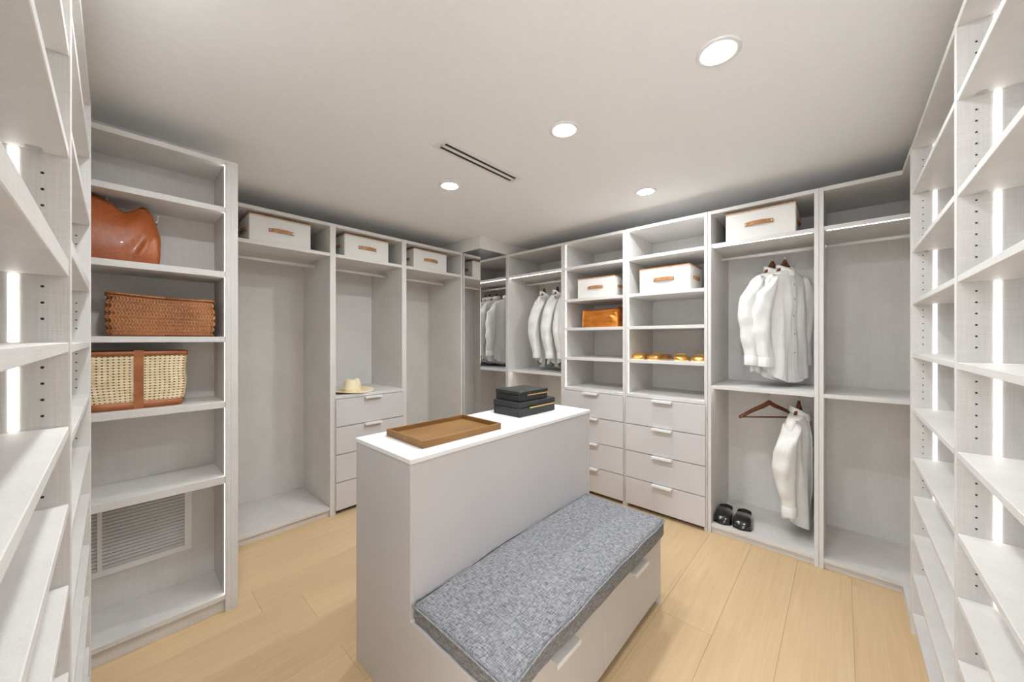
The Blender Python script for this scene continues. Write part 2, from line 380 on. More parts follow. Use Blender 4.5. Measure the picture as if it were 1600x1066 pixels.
bm = bmesh.new(); bm_disc(bm, (-.080, 3.2, 2.018), .020, 'x', .006, 20); fin(bm, 'rod_socket', 'steel', r)

# ---- near units: shelves on both sides of the camera
def holes(par, pts, axis):
    bm = bmesh.new()
    for p in pts: bm_disc(bm, p, .0026, axis, .0008, 8)
    tag(fin(bm, 'pin_holes', 'dark', par), kind='stuff')
ZT = [2.405-.1, 2.087, 1.81, 1.563, 1.333, 1.078, .841, .658, .476, .292, .102]
def right_bay(y0, y1, label):
    """front plane XR facing -x; shelves between two panels"""
    o = thing('shelf_bay', label, 'shelving', (.4, (y0+y1)/2, 0), 0, 'lit shelf bays on the right')
    a, b = y0+T/2, y1-T/2
    box('side_panel', XR, BXR, y0-T/2+.0005, y0+T/2-.0, 0, TOP, 'linen', o)
    if y1 > 2.3:
        box('side_panel', XR, BXR, y1-T/2, y1+T/2-.0005, 0, TOP, 'linen', o); box('filler_panel', XR, XR+.04, y1+T/2, 2.598, 0, TOP, 'linen', o)
    box('back_panel', BXR, BXR+.012, y0, y1, 0, TOP, 'linen', o, 0)
    box('top_panel', XR+.001, BXR, a, b, TOP-.022, TOP, 'linen', o)
    sh = [(z, z+.02) for z in (2.087, 1.810, 1.563)]+[(z-.02, z) for z in (1.333, 1.076, .841, .658, .476, .292, .102)]
    for z0, z1 in sh:
        s = box('shelf', XR+.003, BXR, a, b, z0, z1, 'linen', o)
        if z0 > 1.8:
            bm = bmesh.new(); bm_disc(bm, (XR+.045, b-.014, z0-.001), .011, 'z', .002, 16); fin(bm, 'cam_cover', 'steel', s)
    box('toe_kick', XR+.02, XR+.036, a, b, 0, .082, 'linen', o)
    lv = sorted(sh)+[(TOP-.022, TOP)]
    pts = []
    for (p0, p1), (q0, q1) in zip(lv, lv[1:]):
        for yy0, yy1 in ((b-.0016, b-.0002), (a+.0002, a+.0016)):
            box('led_strip', XR+.068, XR+.080, yy0, yy1, p1+.002, q0-.002, 'led', o, 0)
        z = .16
        while z < 2.25:
            if p1+.02 < z < q0-.015: pts.append((XR+.037, b-.0003, z))
            z += .032
    holes(o, pts, 'y'); return o
right_bay(1.650, 2.563, 'farther lit shelf bay on the right, next to the far corner')
right_bay(.70, 1.650, 'nearer lit shelf bay on the right, cut by the right edge of the picture')

def near_bay(x0, x1, label):
    """front plane YN facing +y"""
    o = thing('shelf_bay', label, 'shelving', ((x0+x1)/2, -.25, 0), 0, 'lit shelf bays on the left')
    yb = -.42; a, b = x0+T/2, x1-T/2
    box('side_panel', x0-T/2+.0005, x0+T/2, yb, YN, 0, TOP, 'linen', o)
    if x1 > -.6: box('side_panel', x1-T/2, x1+T/2, yb, YN, 0, TOP, 'linen', o)
    box('back_panel', x0, x1, yb-.012, yb, 0, TOP, 'linen', o, 0)
    box('top_panel', a, b, yb, YN-.001, TOP-.022, TOP, 'linen', o)
    up, dn = ((1.977, 1.769, 1.527), (1.393, 1.222, 1.064, .899, .722, .55, .38, .21, .102)) if x1 > -.6 else ((2.096, 1.837, 1.583), (1.39, 1.19, .988, .805, .61, .412, .217, .102))
    sh = [(z, z+(.034 if z < 1.6 else .02)) for z in up]+[(z-.02, z) for z in dn]
    for z0, z1 in sh:
        s = box('shelf', a, b, yb, YN-.003, z0, z1, 'linen', o)
        if z0 > 1.7:
            bm = bmesh.new(); bm_disc(bm, (a+.016, YN-.045, z0-.001), .011, 'z', .002, 16); fin(bm, 'cam_cover', 'steel', s)
    box('toe_kick', a, b, YN-.036, YN-.02, 0, .082, 'linen', o)
    lv = sorted(sh)+[(TOP-.022, TOP)]; pts = []
    for (p0, p1), (q0, q1) in zip(lv, lv[1:]):
        for xx0, xx1 in ((a+.0002, a+.0016), (b-.0016, b-.0002)):
            box('led_strip', xx0, xx1, YN-.076, YN-.064, p1+.002, q0-.002, 'led', o, 0)
        z = .16
        while z < 2.25:
            if p1+.02 < z < q0-.015: pts.append((a+.0003, YN-.036, z))
            z += .032
    holes(o, pts, 'x'); return o
near_bay(-2.155, -1.178, 'second lit shelf bay on the left, mostly hidden, before the bag shelves')
near_bay(-1.178, -.440, 'nearest lit shelf bay on the left, cut by the left edge of the picture')

# ------------------------------------------------------------ island with bench
isl = thing('island_bench', 'pale grey island cabinet with white top and two-drawer bench on its right side', 'island', (-1.2, 1.33, 0))
IX0, IX1, IB, IY0, IY1, IH, BH = -1.574, -1.142, -.712, .714, 1.960, .969, .389
def end_panel(ya, yb):
    bm = bmesh.new(); P = [(IX0+.003, .0), (IB-.002, .0), (IB-.002, BH), (IX1, BH), (IX1, IH-.019), (IX0+.003, IH-.019)]
    P = P[:]
    v0 = [bm.verts.new((x, ya, z)) for x, z in P]; v1 = [bm.verts.new((x, yb, z)) for x, z in P]
    bm.faces.new(v0); bm.faces.new(v1[::-1])
    for i in range(6): bm.faces.new((v0[i], v1[i], v1[(i+1) % 6], v0[(i+1) % 6]))
    bmesh.ops.recalc_face_normals(bm, faces=bm.faces[:])
    bmesh.ops.bevel(bm, geom=bm.edges[:], offset=.0012, segments=1, affect='EDGES')
    fin(bm, 'end_panel', 'lacquer', isl)
end_panel(IY0+.001, IY0+.019); end_panel(IY1-.019, IY1-.001)
box('back_rest_panel', IX1-.020, IX1-.002, IY0+.0195, IY1-.0195, BH-.018, IH-.0195, 'lacquer', isl)
box('rear_panel', IX0+.004, IX0+.022, IY0+.0195, IY1-.0195, .05, IH-.0195, 'lacquer', isl)
box('top_slab', IX0, IX1+.003, IY0-.001, IY1+.002, IH-.0185, IH, 'white', isl, .0015)
box('bench_top', IX1-.001, IB-.003, IY0+.0195, IY1-.0195, BH-.018, BH-.0005, 'lacquer', isl)
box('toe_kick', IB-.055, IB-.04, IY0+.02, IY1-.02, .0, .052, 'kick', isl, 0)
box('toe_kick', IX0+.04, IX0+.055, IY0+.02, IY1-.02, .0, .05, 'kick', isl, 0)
box('drawer_carcass', IX1+.0, IB-.021, IY0+.021, IY1-.021, .055, BH-.02, 'lacquer', isl, 0)
ym = (IY0+IY1)/2+.004
for a, b in ((IY0+.021, ym-.0015), (ym+.0015, IY1-.021)):
    drawer_front_x(isl, IB, a, b, .052, .342, 'lacquer', .14)

def cushion():
    o = thing('bench_cushion', 'long grey heathered seat cushion lying on the island bench', 'cushion', (-.9, 1.33, BH))
    x0, x1, y0, y1, z0, z1 = IX1+.004, -.672, IY0+.006, 1.905, BH, BH+.094
    def thin(y):
        f = max(0, min(1, (y-y0)/.55)); return .70+.26*f*f*(3-2*f)
    bm = bmesh.new(); bm_box(bm, x0, x1, y0, y1, z0, z1, 0)
    es = [e for e in bm.edges]
    bmesh.ops.bevel(bm, geom=es, offset=.022, segments=4, affect='EDGES', profile=.6)
    bmesh.ops.subdivide_edges(bm, edges=[e for e in bm.edges if e.calc_length() > .06], cuts=22, use_grid_fill=True)
    for v in bm.verts:
        u = (v.co.x-x0)/(x1-x0)*2-1; w = (v.co.y-y0)/(y1-y0)*2-1; h = (v.co.z-z0)/(z1-z0)
        v.co.z = z0+(v.co.z-z0)*thin(v.co.y)
        v.co.z += h*(.012*(1-u*u)*(1-w**4)+.004*noise.noise(v.co*7)) if h > .3 else 0
        if h > .05:
            v.co.x += .007*noise.noise(Vector((3, v.co.y*6, 1)))*abs(u)
            v.co.y += .006*noise.noise(Vector((v.co.x*9, 5, 1)))*abs(w)
    bmesh.ops.recalc_face_normals(bm, faces=bm.faces[:]); fin(bm, 'cover', 'heather', o, True)
    P = []; r = .02; e = .003
    cs = [(x1+e-r, y1+e-r, 0), (x0-e+r, y1+e-r, PI/2), (x0-e+r, y0-e+r, PI), (x1+e-r, y0-e+r, PI*1.5)]
    pts = []
    for cx, cy, a in cs:
        for k in range(5): pts.append((cx+r*math.cos(a+PI/2*k/4), cy+r*math.sin(a+PI/2*k/4)))
    full = []
    for i in range(len(pts)):
        a, b = Vector(pts[i]), Vector(pts[(i+1) % len(pts)]); n = max(1, int((b-a).length/.03))
        for k in range(n): full.append(a.lerp(b, k/n))
    full = [(p.x+.007*noise.noise(Vector((3, p.y*6, 1)))*(1 if p.x > -.9 else -.6), p.y, z0+(z1-z0-.008)*thin(p.y)+.002*math.sin(p.y*17+p.x*11)) for p in full]
    full.append(full[0]); tube('piping', full, .0032, 'piping', o, 6)
cushion()

# ------------------------------------------------------------ tray and lidded boxes on the island
def tray():
    o = thing('serving_tray', 'flat rectangular wooden tray with low rim on the white island top', 'tray', (-1.356, 1.035, IH), math.radians(-1.0))
    w, l, h, t = .145, .217, .030, .009
    box('tray_base', -w+.006, w-.006, -l+.006, l-.006, 0, .010, 'walnut', o, 0, False)
    for a in ((-w, w, -l, -l+t), (-w, w, l-t, l), (-w, -w+t, -l+t, l-t), (w-t, w, -l+t, l-t)):
        box('rim', *a, 0.0005, h, 'walnut', o, .001, False)
tray()
def keepsake(loc, w, l, h, rz, hl, ho, label):
    o = thing('lidded_box', label, 'box', loc, rz, 'black boxes stacked on the island')
    box('body', -w/2, w/2, -l/2, l/2, 0, h*.62, 'black', o, .0025, False)
    box('lid', -w/2-.0015, w/2+.0015, -l/2-.0015, l/2+.0015, h*.635, h, 'black', o, .0025, False)
    bm = bmesh.new(); x = w/2+.0015
    bm_box(bm, x+.006, x+.013, ho-hl/2, ho+hl/2, h*.55, h*.55+.007, .001)
    for s in (-1, 1): bm_box(bm, x-.001, x+.0065, ho+s*hl*.44-.004, ho+s*hl*.44+.004, h*.55, h*.55+.007, 0)
    fin(bm, 'bar_handle', 'brass', o, False, False)
keepsake((-1.402, 1.655, IH), .205, .32, .080, math.radians(-1), .225, .025, 'larger black leather box with long brass handle, under the smaller one on the island')
keepsake((-1.412, 1.640, IH+.0802), .192, .245, .058, math.radians(-2), .185, .02, 'smaller black leather box with brass handle stacked on the larger box')

# ------------------------------------------------------------ white canvas storage boxes
def canvas_box():
    o = thing('storage_box', '', 'box')
    w, d, h = .392, .30, .187
    bm = bmesh.new(); bm_box(bm, -w/2, w/2, 0, d, 0, h-.004, .004); fin(bm, 'body', 'canvas', o, False, False)
    l = box('lid', -w/2-.001, w/2+.001, -.001, d+.001, h-.0035, h+.002, 'canvas', o, .002, False)
    bm = bmesh.new()
    for a in ((-w/2-.002, w/2+.002, -.002, .004), (-w/2-.002, w/2+.002, d-.004, d+.002), (-w/2-.002, -w/2+.004, .004, d-.004), (w/2-.004, w/2+.002, .004, d-.004)):
        bm_box(bm, *a, h+.0022, h+.0100, .001)
    fin(bm, 'leather_edge', 'tan', l, False, False)
    def handle(p, ax):
        bm = bmesh.new(); n = 12; rows = []
        for k in range(n+1):
            u = (k/n-.5)*.160; bulge = .012*(1-(2*k/n-1)**2); wid = .0125
            for_z = h*.52
            if ax == 'y': rows.append([(u, p-.001-bulge, for_z-wid+.004*(1-(2*k/n-1)**2)), (u, p-.001-bulge, for_z+wid+.004*(1-(2*k/n-1)**2)), (u, p-.005-bulge, for_z+wid+.004*(1-(2*k/n-1)**2)), (u, p-.005-bulge, for_z-wid+.004*(1-(2*k/n-1)**2))])
            else:
                s = 1 if p > 0 else -1
                rows.append([(p+s*(.001+bulge), d/2+u, for_z-wid), (p+s*(.001+bulge), d/2+u, for_z+wid), (p+s*(.005+bulge), d/2+u, for_z+wid), (p+s*(.005+bulge), d/2+u, for_z-wid)])
        rings_mesh(bm, rows, True, True, True); bmesh.ops.recalc_face_normals(bm, faces=bm.faces[:])
        hd = fin(bm, 'leather_handle', 'tan', o, False, False)
        for s2 in (-1, 1):
            bm = bmesh.new()
            if ax == 'y': bm_disc(bm, (s2*.072, p-.0105, h*.52), .0036, 'y', .003, 10)
            else: bm_disc(bm, (p+(1 if p > 0 else -1)*.0105, d/2+s2*.072, h*.52), .0036, 'x', .003, 10)
            fin(bm, 'rivet', 'steel', hd, False, False)
    handle(0, 'y'); handle(w/2, 'x'); handle(-w/2, 'x')
    return o
proto = canvas_box(); used = False
for (x, y, z, rz, lb) in [
    (-3.022, .826, 2.081, PI/2, 'white canvas box with leather handle on the top shelf of the nearest left wall bay'),
    (-3.034, 1.479, 2.081, PI/2, 'white canvas box with leather handle on the shelf above the straw hat'),
    (-3.034, 2.132, 2.081, PI/2, 'white canvas box with leather handle on the top shelf beside the mirrored column'),
    (-1.648, 2.928, 1.777, math.radians(1), 'white canvas box on the shelf directly above the copper bag'),
    (-1.045, 2.930, 1.777, math.radians(-1), 'white canvas box on the second shelf above the gold slippers'),
    (-.415, 2.925, 2.086, 0, 'white canvas box on the top shelf above two white shirts and black shoes')]:
    b = copy_tree(proto) if used else proto; used = True
    b.location = (x, y, z); b.rotation_euler = (0, 0, rz); tag(b, lb, 'box', 'white canvas storage boxes')
    if abs(x+1.648) < .001: b.scale = (.93, .93, .93)

# ------------------------------------------------------------ straw hat
def hat():
    o = thing('straw_hat', 'natural straw fedora hat with pinched crown lying on the drawer chest', 'hat', (-3.135, 1.395, .947))
    bm = bmesh.new(); n = 64; rings = []
    R = lambda a: (.185+.012*math.cos(a), .150)
    for r0, z0 in ((1.0, .010), (1.005, .0135), (.8, .010), (.6, .007), (.47, .006), (.445, .012), (.43, .05), (.40, .085), (.345, .108), (.22, .112), (.08, .102), (.01, .100)):
        ring = []
        for k in range(n):
            a = 2*PI*k/n
            rx, ry = (.178, .155) if r0 > .5 else (.178, .155)
            x, y, z = rx*r0*math.cos(a), ry*r0*math.sin(a), z0
            if r0 > .6 and z0 < .05:
                x *= 1.08; y *= 1.08
                z += .018*(r0-.5)*math.cos(2*a)-.004*(r0 > .9)+.004
            if z0 > .08:
                # pinches on both sides of the front and a crease along the top
                z -= .026*math.exp(-(x/.022)**2)*(1 if r0 < .36 else .3)
                dn = abs(math.sin(a-.45))
                if r0 > .2 and math.cos(a) > 0: z -= .022*math.exp(-((a if a < PI else a-2*PI)-.75)**2*12)+.022*math.exp(-((a if a < PI else a-2*PI)+.75)**2*12)
            ring.append((y, x, z))
        rings.append(ring)
    # give the brim an underside
    rings_mesh(bm, rings, True, False, True)
    bmesh.ops.recalc_face_normals(bm, faces=bm.faces[:])
    bmesh.ops.solidify(bm, geom=bm.faces[:], thickness=.002)
    for v in bm.verts: v.co.z = max(v.co.z, .0)
    fin(bm, 'body', 'straw', o, True, False)
    bm = bmesh.new(); rings = [[(.155*s*math.sin(2*PI*k/n), .178*s*math.cos(2*PI*k/n), z) for k in range(n)] for s, z in ((.462, .008), (.462, .012), (.455, .026), (.448, .028))]
    rings_mesh(bm, rings); bmesh.ops.recalc_face_normals(bm, faces=bm.faces[:]); fin(bm, 'band', 'insole', o, True, False)
    o.rotation_euler = (0, 0, math.radians(25))
hat()

# ------------------------------------------------------------ shoes
def shoe(name, label, group, m, L_=.25, wd=.088, ht=.06, square=False, toe=.5):
    """toe towards -Y (local), heel at +Y; origin on the ground under the toe"""
    o = thing(name, label, 'shoe', (0, 0, 0), 0, group)
    n = 24; rings = []; sec = 16
    for i in range(sec+1):
        t = i/sec; y = L_*t
        w = wd/2*(min(1, (t/.09+.01))**(.35 if square else toe))*(1-.22*max(0, (t-.35)/.65)**1.1)*(1 if t < .93 else (1-((t-.93)/.07)**2*.35))
        h = ht*(.62+.38*min(1, t/.32)) if t < .34 else ht*(1 if t < .5 else .95)
        h *= min(1, (t/.05+.35))
        ring = []
        for k in range(n):
            a = 2*PI*k/n; c, s = math.cos(a), math.sin(a); p = .55 if square else .68
            x = w*math.copysign(abs(c)**p, c); z = h/2+h/2*math.copysign(abs(s)**(.7 if s > 0 else .45), s)
            # opening: scoop the top behind the vamp
            t_o = .66 if square else .42
            if t > t_o and s > 0:
                q = min(1, (t-t_o)/.12); edge = abs(c)
                if edge < .86: z -= q*h*.62*(1 if t < .95 else .2)*(1-edge**4)
            ring.append((x, y, z))
        rings.append(ring)
    bm = bmesh.new(); rings_mesh(bm, rings, True, True, True)
    bmesh.ops.recalc_face_normals(bm, faces=bm.faces[:]); fin(bm, 'upper', m, o, True, False)
    bm = bmesh.new(); P = []
    for sgn in (1, -1):
        rr = range(sec+1) if sgn == 1 else range(sec, -1, -1)
        for i in rr:
            r_ = rings[i]; xm = max(p[0] for p in r_)+.003; P.append((sgn*xm, r_[0][1]+(-.003 if i == 0 else 0)))
    v0 = [bm.verts.new((x, y, 0)) for x, y in P]; v1 = [bm.verts.new((x, y, .007)) for x, y in P]
    bm.faces.new(v0[::-1]); bm.faces.new(v1)
    for i in range(len(P)): bm.faces.new((v0[i], v0[(i+1) % len(P)], v1[(i+1) % len(P)], v1[i]))
    bmesh.ops.recalc_face_normals(bm, faces=bm.faces[:])
    fin(bm, 'sole', 'insole' if m == 'gold' else m, o, False, False)
    if square: return o
    # vamp strap
    bm = bmesh.new(); rows = []
    for k in range(13):
        a = PI*k/12; c, s = math.cos(a), math.sin(a); w = wd/2*1.03
        z = ht*.45+ht*.60*s**.7; rows.append([(w*c, L_*.33, z), (w*c, L_*.46, z*1.02), (w*c*.96, L_*.46, z*.95), (w*c*.96, L_*.33, z*.93)])
    rings_mesh(bm, rows, True, True, True); bmesh.ops.recalc_face_normals(bm, faces=bm.faces[:]); fin(bm, 'vamp_strap', m, o, False, False)
    return o
for x, lb in ((-.638, 'left one of the two black glossy shoes on the bay floor under the hanger'), (-.518, 'right one of the two black glossy shoes on the bay floor under the hanger')):
    s = shoe('black_shoe', lb, 'pair of black shoes', 'blackshoe', .245, .112, .072, True); s.location = (x, 2.942, .068); s.rotation_euler = (0, 0, math.radians(5))
for x, rz, y, lb in ((-1.272, 4, 2.95, 'leftmost of the four gold slippers on the shelf'), (-1.165, -14, 2.975, 'second from left of the four gold slippers, touching the leftmost'),
                     (-.925, 20, 2.985, 'third from left of the four gold slippers, turned outward'), (-.806, 3, 2.975, 'rightmost of the four gold slippers, against the bay panel')):
    s = shoe('gold_slipper', lb, 'gold slippers on the shelf', 'gold', .235, .112, .052, toe=.38); s.location = (x, y, 1.228); s.rotation_euler = (0, 0, math.radians(rz))

# ------------------------------------------------------------ hangers and shirts
def make_hanger(loc, rz, label, group='dark wooden hangers', hookh=.075, droop=.095, half=.208):
    """origin at the centre of the rod that carries it"""
    o = thing('clothes_hanger', label, 'hanger', loc, rz, group)
    n = 20; rows = []
    for k in range(n+1):
        u = (k/n*2-1); x = half*u; z = -hookh-.012-droop*abs(u)**1.25+(.0 if abs(u) < .1 else 0)
        w = .021-.011*abs(u)**.8; th = .008+.004*abs(u)
        if abs(u) < .16: z += .013*(1-abs(u)/.16)
        rows.append([(x, -th, z-w), (x, th, z-w), (x, th*.8, z+w*.7), (x, -th*.8, z+w*.7)])
    bm = bmesh.new(); rings_mesh(bm, rows, True, True, True); bmesh.ops.recalc_face_normals(bm, faces=bm.faces[:])
    bmesh.ops.subdivide_edges(bm, edges=bm.edges[:], cuts=1); fin(bm, 'shoulder_bar', 'hang', o, True, False)
    tube('trouser_bar', [(-half*.91, 0, -hookh-.013-droop), (half*.91, 0, -hookh-.013-droop)], .0055, 'hang', o, 10, False)
    pts = [(0, 0, -hookh-.005), (0, 0, -.042)]
    for k in range(0, 13): a = -PI/2+PI*1.35*k/12; pts.append((.0185*math.cos(a), 0, .0185*math.sin(a)-.004))
    tube('hook', pts, .0022, 'steel', o, 8, False)
    return o
def make_shirt(loc, rz, label, length=.76, seed=0, group='white shirts', bulge=.036):
    o = thing('shirt', label, 'shirt', loc, rz, group); rnd = random.Random(seed)
    n = 56; ph = [rnd.uniform(0, 6.28) for _ in range(6)]
    ks = [(0, .048, .046), (.012, .085, .050), (.035, .135, .050), (.062, .168, .050), (.095, .190, .050), (.15, .196, .054), (.26, .186, .056), (.42, .180, .056), (.60, .180, .057), (.75, .184, .060), (.90, .188, .063), (1.0, .190, .064)]
    rings = []; S = 40
    def prof(t):
        for (a, w0, b0), (b, w1, b1) in zip(ks, ks[1:]):
            if a <= t <= b:
                f = (t-a)/(b-a); return w0+(w1-w0)*f, b0+(b1-b0)*f
        return ks[-1][1:]
    for i in range(S+1):
        t = (i/S)**1.25; w, b = prof(t); ring = []
        for k in range(n):
            a = 2*PI*k/n; c, s = math.cos(a), math.sin(a)
            f = min(1, t*3.2)
            x = w*math.copysign(abs(c)**.85, c); y = b*math.copysign(abs(s)**.8, s)*(1-.35*(abs(c)**3)*f)
            fold = .013*f*math.sin(5*a+ph[0]+2.2*t)+.009*f*math.sin(9*a+ph[1]-3*t)+.005*f*math.sin(17*a+ph[2]+4*t)
            y += fold*abs(s)**.5*math.copysign(1, s); x += .4*fold*c
            v = Vector((x, y, -t*length))
            d = noise.noise(Vector((x*9+seed, y*9, t*length*7)))*.010*f
            y += d
            z = -t*length
            if t > .8: z += (t-.8)/.2*(.055*abs(c)**2.2-.02*abs(s)) + (.02 if y > 0 else 0)*(t-.8)/.2
            ring.append((x, y, z))
        rings.append(ring)
    bm = bmesh.new(); rings_mesh(bm, rings, True, False, False)
    bmesh.ops.recalc_face_normals(bm, faces=bm.faces[:]); fin(bm, 'torso', 'cloth', o, True, False)
    for sgn in (-1, 1):
        rg = []; SS = 26; sway = rnd.uniform(-.01, .02); ln = length*.80
        for i in range(SS+1):
            t = i/SS
            cx = sgn*(.168+.036*math.sin(min(1, t*3)*PI/2)+(bulge+sway)*math.sin(t*PI)**1.3+(.022 if bulge < .02 else -.006)*t); cy = -.012+(.030+sway)*math.sin(t*PI*.9)
            cz = -.070-t*ln*.89
            rx = (.030+.030*min(1, t*6))*(1-.22*t); ry = (.052+.014*math.sin(t*PI))*(1-.20*t)
            rx *= 1+.10*math.sin(t*23+ph[3]+sgn); ring = []
            for k in range(24):
                a = 2*PI*k/24; c, s = math.cos(a), math.sin(a)
                wv = 1+.07*math.sin(4*a+ph[4]+t*7)+.09*noise.noise(Vector((c*1.5+sgn*4, s*1.5+seed, t*9)))
                z = cz+(.04*sgn*c*-1*(1-min(1, t*5)))
                ring.append((cx+rx*c*wv, cy+ry*s*wv, z))
            rg.append(ring)
        bm = bmesh.new(); rings_mesh(bm, rg, True, True, False); bmesh.ops.recalc_face_normals(bm, faces=bm.faces[:])
        sl = fin(bm, 'sleeve', 'cloth', o, True, False)
        cxx = sum(p[0] for p in rg[-1])/24; cyy = sum(p[1] for p in rg[-1])/24; zz = rg[-1][0][2]
        rg2 = [[(cxx+(p[0]-cxx)*s_, cyy+(p[1]-cyy)*s_, zz+dz) for p in rg[-1]] for s_, dz in ((.90, .012), (1.06, .006), (1.05, -.055), (1.01, -.060), (.93, -.055))]
        bm = bmesh.new(); rings_mesh(bm, rg2); bmesh.ops.recalc_face_normals(bm, faces=bm.faces[:])
        cf = fin(bm, 'cuff', 'cloth', sl, True, False)
        bm = bmesh.new(); bm_disc(bm, (cxx, cyy-.062*.8*.85, zz-.026), .005, 'y', .003, 10)
    # collar: a stand with a fold-over leaf, points to -Y (the front)
    n2 = 32; col = []
    for dr, dz in ((.0, -.014), (.000, .016), (.001, .036), (.004, .040), (.008, .034), (.014, -.002), (.012, -.003), (.006, .028)):
        ring = []
        for k in range(n2):
            a = 2*PI*k/n2; c, s = math.cos(a), math.sin(a)
            front = max(0, -s); ring.append(((.047+dr)*c*(1-.15*front), (.043+dr)*s-.010*front, dz+.012*s-.018*front*(1 if dr < .007 else 1.8)))
        col.append(ring)
    bm = bmesh.new(); rings_mesh(bm, col); bmesh.ops.recalc_face_normals(bm, faces=bm.faces[:]); fin(bm, 'collar', 'cloth', o, True, False)
    # placket down the front with buttons
    bm = bmesh.new(); rows = []
    idx = int(n*.75)
    for i in range(4, S+1, 2):
        p = rings[i][idx]; x, y, z = p; rows.append([(-.014, y-.001, z), (.014, y-.001, z), (.014, y-.0045, z), (-.014, y-.0045, z)])
    rings_mesh(bm, rows, True, True, True); bmesh.ops.recalc_face_normals(bm, faces=bm.faces[:])
    pk = fin(bm, 'placket', 'cloth', o, False, False)
    for i in range(8, S-4, 6):
        p = rings[i][idx]; bm = bmesh.new(); bm_disc(bm, (0, p[1]-.0055, p[2]), .005, 'y', .002, 10); fin(bm, 'button', 'piping', pk, False, False)
    return o
RZ1, RZ2 = 2.018, 1.018
def hung(x, rz, z, lab_h, lab_s, seed, length=.76, hh=.075, bulge=.036):
    make_hanger((x, 3.2, z+.0), math.radians(rz), lab_h, hookh=hh, droop=.175 if lab_s else .095, half=.155 if lab_s else .208)
    if lab_s:
        make_shirt((x, 3.2, z-hh-.070), math.radians(rz), lab_s, length, seed, bulge=bulge)
hung(-.372, 60, RZ1, 'dark wooden hanger inside the left shirt of the upper rod, right-hand bay', 'white long-sleeved shirt behind, left of the two on the upper rod in the double-hang bay', 3, .75, .068)
hung(-.300, 62, RZ1, 'dark wooden hanger inside the right shirt of the upper rod, right-hand bay', 'white long-sleeved shirt in front, right of the two on the double-hang bay upper rod', 5, .76, .068)
hung(-.392, 40, RZ2, 'empty dark wooden hanger on the lower rod of the double-hang bay', None, 0)
hung(-.222, 78, RZ2, 'dark wooden hanger holding the low shirt over the black shoes', 'white long-sleeved shirt alone on the lower rod beside the empty hanger', 11, .74, .060)
xs = [-2.43, -2.255, -2.135, -2.06]
pos = ['leftmost of the shirts beside the mirrored column', 'second from left of the shirts beside the mirrored column', 'third from left of the shirts beside the mirrored column', 'rightmost of the shirts beside the mirrored column, by the panel']
for i, x in enumerate(xs):
    hung(x, (108, 105, 110, 104)[i], RZ1, 'dark wooden hanger carrying the '+pos[i], 'white shirt, '+pos[i], 20+i, .77, .068, .004)

# ------------------------------------------------------------ bags
def superell(w, d, n=64, p=.35):
    out = []
    for k in range(n):
        a = 2*PI*k/n; c, s = math.cos(a), math.sin(a)
        out.append((d*math.copysign(abs(c)**p, c), w*math.copysign(abs(s)**p, s)))
    return out
def tote():
    """slouchy leather tote; local x = depth (front +), y = width"""
    o = thing('leather_tote', 'slouchy cognac leather tote bag on the upper bag shelf', 'bag', (-2.478, -.055, 1.746))
    rings = []; S = 26; n = 72
    for i in range(S+1):
        t = i/S; w = .205*(1+.05*math.sin(t*PI)-.10*t**2); d = .098*(1+.12*math.sin(t*PI))*(1-.55*t**1.5)
        r = []
        for (x, y) in superell(w, d, n, .42 if t < .5 else .42+.3*(t-.5)):
            z = .280*t
            yn = y/.205
            if t > .0: z += t**2*(.014*math.cos(yn*PI*.8+.7)-.042*math.exp(-((y-.088)/.045)**2)-.045*max(0, yn-.80)/.20+.012*math.exp(-((y-.145)/.03)**2))
            # creases at the right lower corner
            cr = math.exp(-((y-.125-.12*(t-.25))/.018)**2)*math.exp(-((t-.28)/.22)**2)
            x2 = x+(x > 0)*(-.010*cr+.006*math.exp(-((y-.150-.12*(t-.25))/.018)**2)*math.exp(-((t-.28)/.22)**2))
            x2 += .004*noise.noise(Vector((y*14, t*4, 3)))*(1 if x > 0 else .5)
            r.append((x2, y+.004*noise.noise(Vector((x*20, t*5, 9))), z))
        rings.append(r)
    # turn inside
    for s_, dz in ((.96, -.004), (.93, -.06), (.90, -.16)):
        rings.append([(p[0]*s_-.0, p[1]*s_, p[2]+dz) for p in rings[S]])
    bm = bmesh.new(); rings_mesh(bm, rings, True, True, True); bmesh.ops.recalc_face_normals(bm, faces=bm.faces[:])
    fin(bm, 'body', 'cognac', o, True, False)
    # seam piping on the rim
    rim = [(p[0]*.985, p[1]*.985, p[2]+.001) for p in rings[S]]; rim.append(rim[0])
    tube('rim_binding', rim, .0024, 'wovend', o, 6, False)
    for yy, xx, zz, s in ((.195, .03, .205, 1), (.03, .015, .255, .8)):
        pts = [(xx, yy+.012*s*k/6*(1+.3*math.sin(k)), zz+.045*s*math.sin(k/6*PI*.8)+.008*s*k/6) for k in range(7)]
        tube('clear_tie', pts, .003, 'plastic', o, 8, False)
tote()

